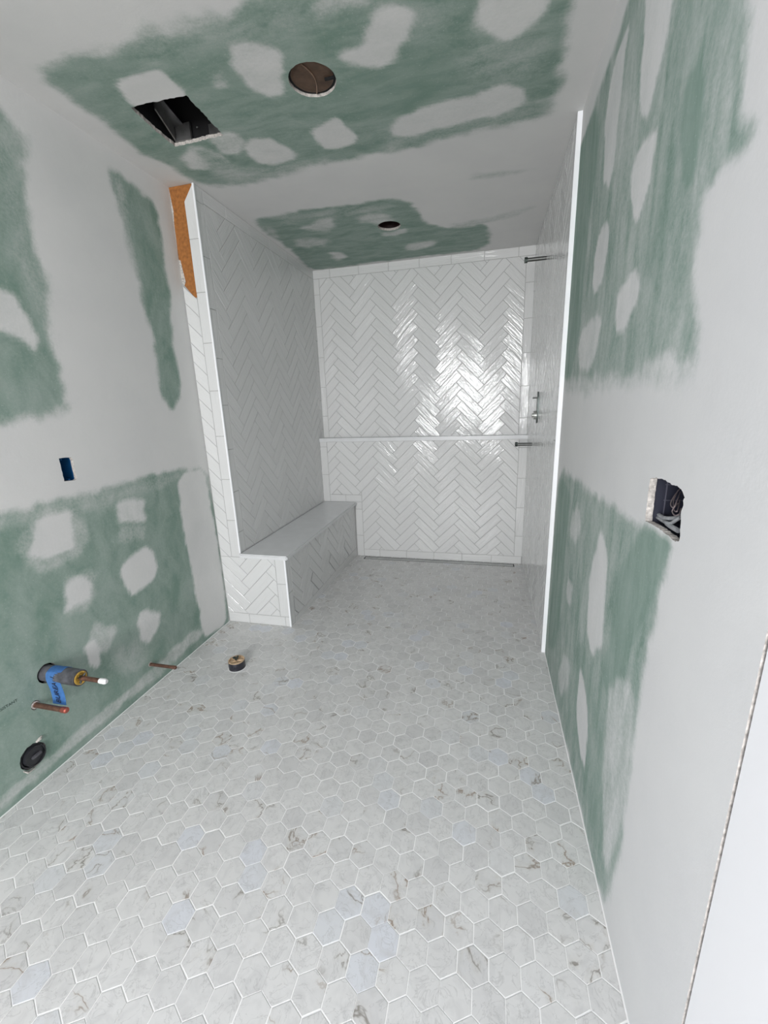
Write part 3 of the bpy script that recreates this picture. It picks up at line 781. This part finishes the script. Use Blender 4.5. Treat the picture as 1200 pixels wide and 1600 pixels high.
bm = bmesh.new(); tube(bm, [(DISC[0] - .012 + .02 * math.sin(k * .4), DISC[1] - .072 + k * .018, H + .0055) for k in range(9)], .0022, 8); build('seam', bm, M_BROWN, disc, True)
bm = bmesh.new(); box(bm, (DISC[0] + .04, DISC[1] + .012, H + .002), (DISC[0] + .076, DISC[1] + .019, H + .009)); build('slot', bm, M_BLACK, disc)
# recessed light can
can = thing('light_can', (CAN[0], CAN[1], H + .014), 'empty dark round recessed light can in the shower ceiling', 'light can')
bm = bmesh.new(); ring(bm, (CAN[0], CAN[1], H + .0145), (CAN[0], CAN[1], H + .15), .077, .075); cyl(bm, (CAN[0], CAN[1], H + .15), (CAN[0], CAN[1], H + .154), .077); build('can_body', bm, simple('dark_maroon_can', (.02, .008, .008), .5), can, True)
bm = bmesh.new(); box(bm, (CAN[0] + .045, CAN[1] - .045, H + .016), (CAN[0] + .055, CAN[1] - .038, H + .05)); build('spring_clip', bm, M_STEEL, can)

# ------------------------------------------------------------------ left wall things
ya, yb = min(p[0] for p in blue), max(p[0] for p in blue); za, zb = min(p[1] for p in blue), max(p[1] for p in blue)
bb = thing('outlet_box', (-A - .014, (ya + yb) / 2, (za + zb) / 2), 'blue plastic electrical box recessed in the left wall', 'electrical box')
bm = bmesh.new(); xi, xo, t = -A - .014, -A - .085, .003
for a_, b_ in (((xo, ya - t, za - t), (xi, ya, zb + t)), ((xo, yb, za - t), (xi, yb + t, zb + t)), ((xo, ya, za - t), (xi, yb, za)), ((xo, ya, zb), (xi, yb, zb + t)), ((xo - t, ya - t, za - t), (xo, yb + t, zb + t))): box(bm, a_, b_)
build('box_body', bm, M_BLUEBOX, bb)
bm = bmesh.new(); cyl(bm, (-A - .012, ya + .018, zb - .006), (-A - .03, ya + .018, zb - .006), .0035, 12); build('screw_boss', bm, M_BLUEBOX, bb, True)
bm = bmesh.new(); cyl(bm, (-A - .012, yb - .022, za + .005), (-A - .03, yb - .022, za + .005), .0035, 12); build('screw_boss', bm, M_BLUEBOX, bb, True)
bm = bmesh.new(); tube(bm, [(-A - .075, ya + .01, za), (-A - .06, ya + .012, za + .03), (-A - .065, ya + .009, za + .06)], .003, 8); build('cable', bm, M_WIRE, bb, True)

def along_x(y, z, px, py): return P(px, py, 1, y).x
# capped black drain stub
xe_ = along_x(cbig.y, cbig.z, 125.8, 1058.5); yb_, zb_ = cbig.y, cbig.z; RB = .030
stub = thing('drain_stub', (-A, yb_, zb_), 'capped black plastic drain stub with blue tape, sticking out of the left wall', 'pipe')
bm = bmesh.new(); ring(bm, (-A - .08, yb_, zb_), (xe_, yb_, zb_), RB, RB - .005); build('pipe', bm, M_ABSG, stub, True)
bm = bmesh.new(); ring(bm, (xe_ - .01, yb_, zb_), (xe_ + .002, yb_, zb_), RB - .0052, RB - .010); cyl(bm, (xe_ - .012, yb_, zb_), (xe_ - .004, yb_, zb_), RB - .0053)
for k in range(6):
    a_ = k * math.pi / 3; box(bm, (xe_ - .006, yb_ + .011 * math.cos(a_) - .003, zb_ + .011 * math.sin(a_) - .003), (xe_ - .001, yb_ + .011 * math.cos(a_) + .003, zb_ + .011 * math.sin(a_) + .003))
build('test_plug', bm, M_BRASS, stub, True)
bm = bmesh.new(); cyl(bm, (xe_ - .006, yb_, zb_ + .002), (xe_ + .010, yb_, zb_ + .002), .009, 6)
for s in (-1, 1): tube(bm, [(xe_ + .004, yb_, zb_), (xe_ + .008, yb_ + s * .008, zb_ + s * .008), (xe_ + .011, yb_ + s * .013, zb_ + s * .014)], [.005, .004, .003], 8)
build('wing_nut', bm, M_CHROME, stub, True)
xr_ = along_x(cbig.y, cbig.z, 163, 1061)
bm = bmesh.new(); cyl(bm, (xe_, yb_, zb_), (xr_ - .015, yb_, zb_), .0085, 20); build('rod', bm, M_COPPER, stub, True)
bm = bmesh.new(); tube(bm, [(xr_ - .022 + .006 * k, yb_ + .0006 * math.sin(3 * k), zb_) for k in range(6)], [.0095, .0105, .0098, .0110, .0100, .007], 14); build('white_tip', bm, M_WHITE, stub, True)

# strip of blue tape over the stub
xa, xb_ = P(83, 1050, 1, yb_).x, P(103, 1050, 1, yb_).x
tp = thing('masking_tape', ((xa + xb_) / 2, yb_, zb_ + RB), 'strip of blue masking tape with handwriting hanging off the black drain stub', 'tape')
path = [(yb_ + (RB + .0008) * math.cos(a_), zb_ + (RB + .0008) * math.sin(a_)) for a_ in [math.radians(d) for d in range(-20, 200, 12)]]
y_e, z_e = path[-1]
path += [(y_e + .001, z_e - .012), (y_e + .002, z_e - .03), (y_e + .003, z_e - .055), (y_e + .002, z_e - .080), (y_e - .001, z_e - .098)]
bm = bmesh.new(); L = []
for i, (y, z) in enumerate(path):
    w_ = .001 * math.sin(i * 1.3); sk = max(0, i - 19) * .001
    L.append((bm.verts.new((xa + w_ + sk, y, z)), bm.verts.new((xb_ + w_ * .5 + sk * .6, y + .0015, z))))
for a_, b_ in zip(L, L[1:]): bm.faces.new((a_[0], a_[1], b_[1], b_[0]))
bmesh.ops.solidify(bm, geom=list(bm.faces), thickness=.0004); build('tape_strip', bm, M_BTAPE, tp, True)
def text_mesh(name, s, size, mtx, m, parent, ext=.0002, shear=0):
    cu = bpy.data.curves.new(name, 'FONT'); cu.body = s; cu.size = size; cu.extrude = ext; cu.align_x = 'LEFT'; cu.align_y = 'CENTER'; cu.shear = shear
    to = bpy.data.objects.new(name, cu); COL.objects.link(to); dg = bpy.context.evaluated_depsgraph_get()
    me = bpy.data.meshes.new_from_object(to.evaluated_get(dg)); bpy.data.objects.remove(to); bpy.data.curves.remove(cu)
    me.transform(mtx); me.materials.clear(); me.materials.append(m)
    for p in me.polygons: p.material_index = 0
    o = link(name, me, parent)
    if parent: o.matrix_parent_inverse = Matrix.Translation(-parent.location)
    return o
def frame(o, x, y): x, y = Vector(x).normalized(), Vector(y).normalized(); z = x.cross(y); return Matrix(((x.x, y.x, z.x, o[0]), (x.y, y.y, z.y, o[1]), (x.z, y.z, z.z, o[2]), (0, 0, 0, 1)))
text_mesh('handwriting', 'BUREAU', .030, frame(((xa + xb_) / 2 + .002, y_e + .0004, z_e - .094), (0, 0, 1), (-1, 0, 0)), M_INK, tp, .0002, .2)

# copper stubs
def copper(c, px, py, r, label, tip):
    xe = along_x(c.y, c.z, px, py)
    o = thing('copper_pipe', (-A, c.y, c.z), label, 'pipe', 'capped copper stubs on the left wall')
    bm = bmesh.new(); cyl(bm, (-A - .05, c.y, c.z), (xe - .02, c.y, c.z), r, 24); build('pipe', bm, M_COPPER, o, True)
    bm = bmesh.new(); cyl(bm, (xe - .022, c.y, c.z), (xe - .004, c.y, c.z), r * 1.14, 24); cyl(bm, (xe - .004, c.y, c.z), (xe, c.y, c.z), r * 1.14, 24, r2=r * .8); build('end_cap', bm, tip, o, True)
    bm = bmesh.new(); ring(bm, (-A - .002, c.y, c.z), (-A + .001, c.y, c.z), r * 1.5, r * 1.02, 20); build('sleeve', bm, M_GYP, o, True)
    return o
copper(cc1, 105, 1109, .0095, 'capped copper water stub below the black drain stub, red tip', M_COPCAP)
copper(cc2, 275.5, 1044, .0080, 'capped copper water stub low on the left wall near the floor edge', M_COPPER)

# wall drain with black knock-out cap
wd = thing('wall_drain', (-A, cdr.y, cdr.z), 'black plastic drain outlet set in the left wall near the floor', 'drain')
bm = bmesh.new(); ring(bm, (-A - .09, cdr.y, cdr.z), (-A - .002, cdr.y, cdr.z), .043, .038); build('hub', bm, M_ABS, wd, True)
bm = bmesh.new(); cyl(bm, (-A - .03, cdr.y, cdr.z), (-A + .006, cdr.y + .003, cdr.z), .036, 36); ring(bm, (-A + .004, cdr.y + .003, cdr.z), (-A + .010, cdr.y + .003, cdr.z), .0365, .033); build('cap', bm, M_ABS, wd, True)
bm = bmesh.new(); box(bm, (-A + .005, cdr.y - .012, cdr.z - .005), (-A + .015, cdr.y + .022, cdr.z + .006), .002); build('cap_bar', bm, M_ABSG, wd)
bm = bmesh.new(); tube(bm, [(-A + .001, cdr.y + .02, cdr.z + .042), (-A + .005, cdr.y + .032, cdr.z + .048), (-A + .002, cdr.y + .042, cdr.z + .052)], [.004, .006, .002], 8); build('paper_shred', bm, M_GYP, wd, True)
bm = bmesh.new(); tube(bm, [(-A + .001, cdr.y - .042, cdr.z - .028), (-A + .004, cdr.y - .032, cdr.z - .044), (-A + .001, cdr.y - .005, cdr.z - .049)], [.002, .004, .002], 8); build('paper_shred', bm, M_GYP, wd, True)

# printed word on the board and small screw heads
o = P(27, 1093.5, 0, -A); o2 = P(0, 1110, 0, -A); d_ = (o - o2); d_.x = 0; d_.normalize(); 
tm = text_mesh('board_print', 'RESISTANT', .0145, frame((-A + .0004, o.y, o.z), d_, Vector((0, -d_.z, d_.y))), M_PRINT, wall_left)
mx = max(v.co.y for v in tm.data.vertices)
for v in tm.data.vertices: v.co += d_ * ((o.y - mx) / max(d_.y, .1))

# ------------------------------------------------------------------ floor stub
c0 = P(371, 1042.5, 2, 0); FR = .043; FH = .043
fs = thing('floor_drain_stub', (c0.x, c0.y, 0), 'short black floor drain stub with tan test plug standing in the hex tile', 'pipe')
bm = bmesh.new(); ring(bm, (c0.x, c0.y, 0), (c0.x, c0.y, FH), FR, FR - .005); cyl(bm, (c0.x, c0.y, 0), (c0.x, c0.y, .01), FR - .006); build('pipe', bm, simple('crinkled_abs', (.018, .018, .026), .3, bump=.004, nscale=60), fs, True)
bm = bmesh.new(); ring(bm, (c0.x, c0.y, FH - .012), (c0.x, c0.y, FH + .004), FR - .001, FR - .007); cyl(bm, (c0.x, c0.y, FH - .014), (c0.x, c0.y, FH - .003), FR - .006)
for k in range(5):
    a_ = k * 1.2566 + .3; tube(bm, [(c0.x, c0.y, FH - .001), (c0.x + .033 * math.cos(a_), c0.y + .033 * math.sin(a_), FH - .001)], .0035, 8)
build('test_plug', bm, M_TAN, fs, True)
bm = bmesh.new(); cyl(bm, (c0.x - .002, c0.y, FH - .002), (c0.x - .002, c0.y, FH + .014), .0065, 6)
tube(bm, [(c0.x, c0.y, FH + .008), (c0.x + .010, c0.y - .004, FH + .018), (c0.x + .017, c0.y - .007, FH + .031)], [.007, .006, .0045], 10)
tube(bm, [(c0.x, c0.y, FH + .008), (c0.x - .012, c0.y + .003, FH + .012), (c0.x - .022, c0.y + .004, FH + .008)], [.007, .007, .005], 10)
build('wing_nut', bm, M_DKMETAL, fs, True)
bm = bmesh.new(); ring(bm, (c0.x, c0.y, .0009), (c0.x, c0.y, .0022), FR + .005, FR); build('grout_ring', bm, M_FGROUT, fs, True)

# ------------------------------------------------------------------ right wall box
ys = [p[0] for p in rhole]; zs = [p[1] for p in rhole]; ya, yb, za, zb = min(ys), max(ys), min(zs), max(zs)
rb = thing('switch_box', (B + .014, (ya + yb) / 2, (za + zb) / 2), 'dark plastic wiring box in the rough cut-out in the right wall', 'electrical box')
bm = bmesh.new(); xi, xo, t = B + .0145, B + .075, .003; ya -= .004; yb += .004; za -= .004; zb += .004
for a_, b_ in (((xi, ya - t, za - t), (xo, ya, zb + t)), ((xi, yb, za - t), (xo, yb + t, zb + t)), ((xi, ya, za - t), (xo, yb, za)), ((xi, ya, zb), (xo, yb, zb + t)), ((xo, ya - t, za - t), (xo + t, yb + t, zb + t))): box(bm, a_, b_)
build('box_body', bm, M_DKBOX, rb)
bm = bmesh.new(); box(bm, (xi + .02, yb - .0018, za), (xi + .022, yb - .0002, zb)); 
for z in (zb - .03, (za + zb) / 2 - .008): box(bm, (xi + .018, yb - .0018, z), (xo, yb - .0004, z + .0016)); box(bm, (xo - .0016, ya + .01, z), (xo - .0002, yb, z + .0016))
build('rib', bm, M_DKLINE, rb)
def loop(bm, pts, r):
    n = len(pts); q = []
    for i in range(n - 1):
        a_, b_ = Vector(pts[i]), Vector(pts[i + 1]); p0 = Vector(pts[max(i - 1, 0)]); p3 = Vector(pts[min(i + 2, n - 1)])
        for k in range(6):
            t = k / 6; q.append(.5 * ((2 * a_) + (b_ - p0) * t + (2 * p0 - 5 * a_ + 4 * b_ - p3) * t * t + (3 * a_ - p0 - 3 * b_ + p3) * t ** 3))
    q.append(Vector(pts[-1])); tube(bm, q, r, 8)
def W(px, py, dx): return P(990 + px / 11.43, 720 + py / 11.43, 0, B + dx)
for pts in ([(830,500,.05),(720,640,.035),(665,760,.025),(690,830,.02),(740,820,.022),(790,760,.03)], [(840,560,.05),(790,680,.03),(740,800,.02),(690,900,.018),(740,975,.016),(820,945,.02),(850,850,.03)],
            [(800,520,.05),(720,700,.04),(720,860,.025),(780,900,.02),(830,700,.04)]):
    bm = bmesh.new(); loop(bm, [W(*p) for p in pts], .0012); build('wire', bm, M_WIRE, rb, True)
bm = bmesh.new(); loop(bm, [W(430,950,.03), W(520,1010,.022), W(620,1030,.02), W(760,1020,.022), W(850,990,.03)], .0042); build('cable_sheath', bm, M_SHEATH, rb, True)
bm = bmesh.new(); loop(bm, [W(420,1010,.026), W(520,1070,.018), W(600,1110,.015), W(680,1110,.016), W(760,1060,.018), W(840,1010,.02)], .0034); loop(bm, [W(600,1120,.02), W(700,1190,.015), W(800,1250,.015)], .005); build('cable_sheath', bm, M_SHEATH, rb, True)

# ------------------------------------------------------------------ shower fittings
def nipple(px0, px1, py0, py1, label):
    w0 = P(px1, py1, 0, BT - .002); xe = P(px0, py0, 1, w0.y).x
    o = thing('shower_stub', (BT, w0.y, w0.z), label, 'pipe', 'threaded stubs on the right shower wall')
    bm = bmesh.new(); cyl(bm, (BT + .03, w0.y, w0.z), (xe + .012, w0.y, w0.z), .0105, 20)
    for k in range(10):
        x = xe + .016 + k * (BT - xe - .03) / 10; ring(bm, (x, w0.y, w0.z), (x + .003, w0.y, w0.z), .012, .010, 20)
    build('threaded_pipe', bm, M_CHROME, o, True)
    bm = bmesh.new(); cyl(bm, (xe, w0.y, w0.z), (xe + .018, w0.y, w0.z), .0165, 8); build('hex_cap', bm, M_DKMETAL, o, True)
    return o
nipple(819.5, 854, 406.5, 403, 'capped metal stub high on the right shower wall by the ceiling')
nipple(804.5, 831, 694.5, 694, 'capped metal stub at ledge height on the right shower wall')
vt, vb_ = P(842.3, 612, 0, BT), P(839.5, 661, 0, BT); vy = (vt.y + vb_.y) / 2
va = thing('shower_valve', (BT, vy, (vt.z + vb_.z) / 2), 'metal shower valve with slim vertical plate on the right shower wall', 'valve')
bm = bmesh.new(); pl = []
zt_, zb2 = vt.z, vb_.z; hz = (zt_ - zb2) / 2; cz = (zt_ + zb2) / 2
pl = [Vector((BT - .0085, vy + .028 * math.copysign(abs(math.cos(a_)) ** .6, math.cos(a_)) , cz + hz * math.copysign(abs(math.sin(a_)) ** .75, math.sin(a_)))) for a_ in [k * math.pi / 16 for k in range(32)]]
prism(bm, pl, (.007, 0, 0)); build('plate', bm, M_DKMETAL, va)
zp = P(842, 621.5, 0, BT).z; zk = P(838, 648, 0, BT).z
bm = bmesh.new(); cyl(bm, (BT - .008, vy, zp), (P(832.5, 622, 1, vy).x, vy, zp), .0045, 14); build('pin', bm, M_CHROME, va, True)
xk = P(833.5, 648, 1, vy).x
bm = bmesh.new(); cyl(bm, (BT - .008, vy, zk), (xk, vy, zk), .026, 32); cyl(bm, (xk, vy, zk), (xk - .010, vy, zk), .012, 24); build('knob', bm, simple('satin_nickel', (.42, .43, .41), .35, .6), va, True)
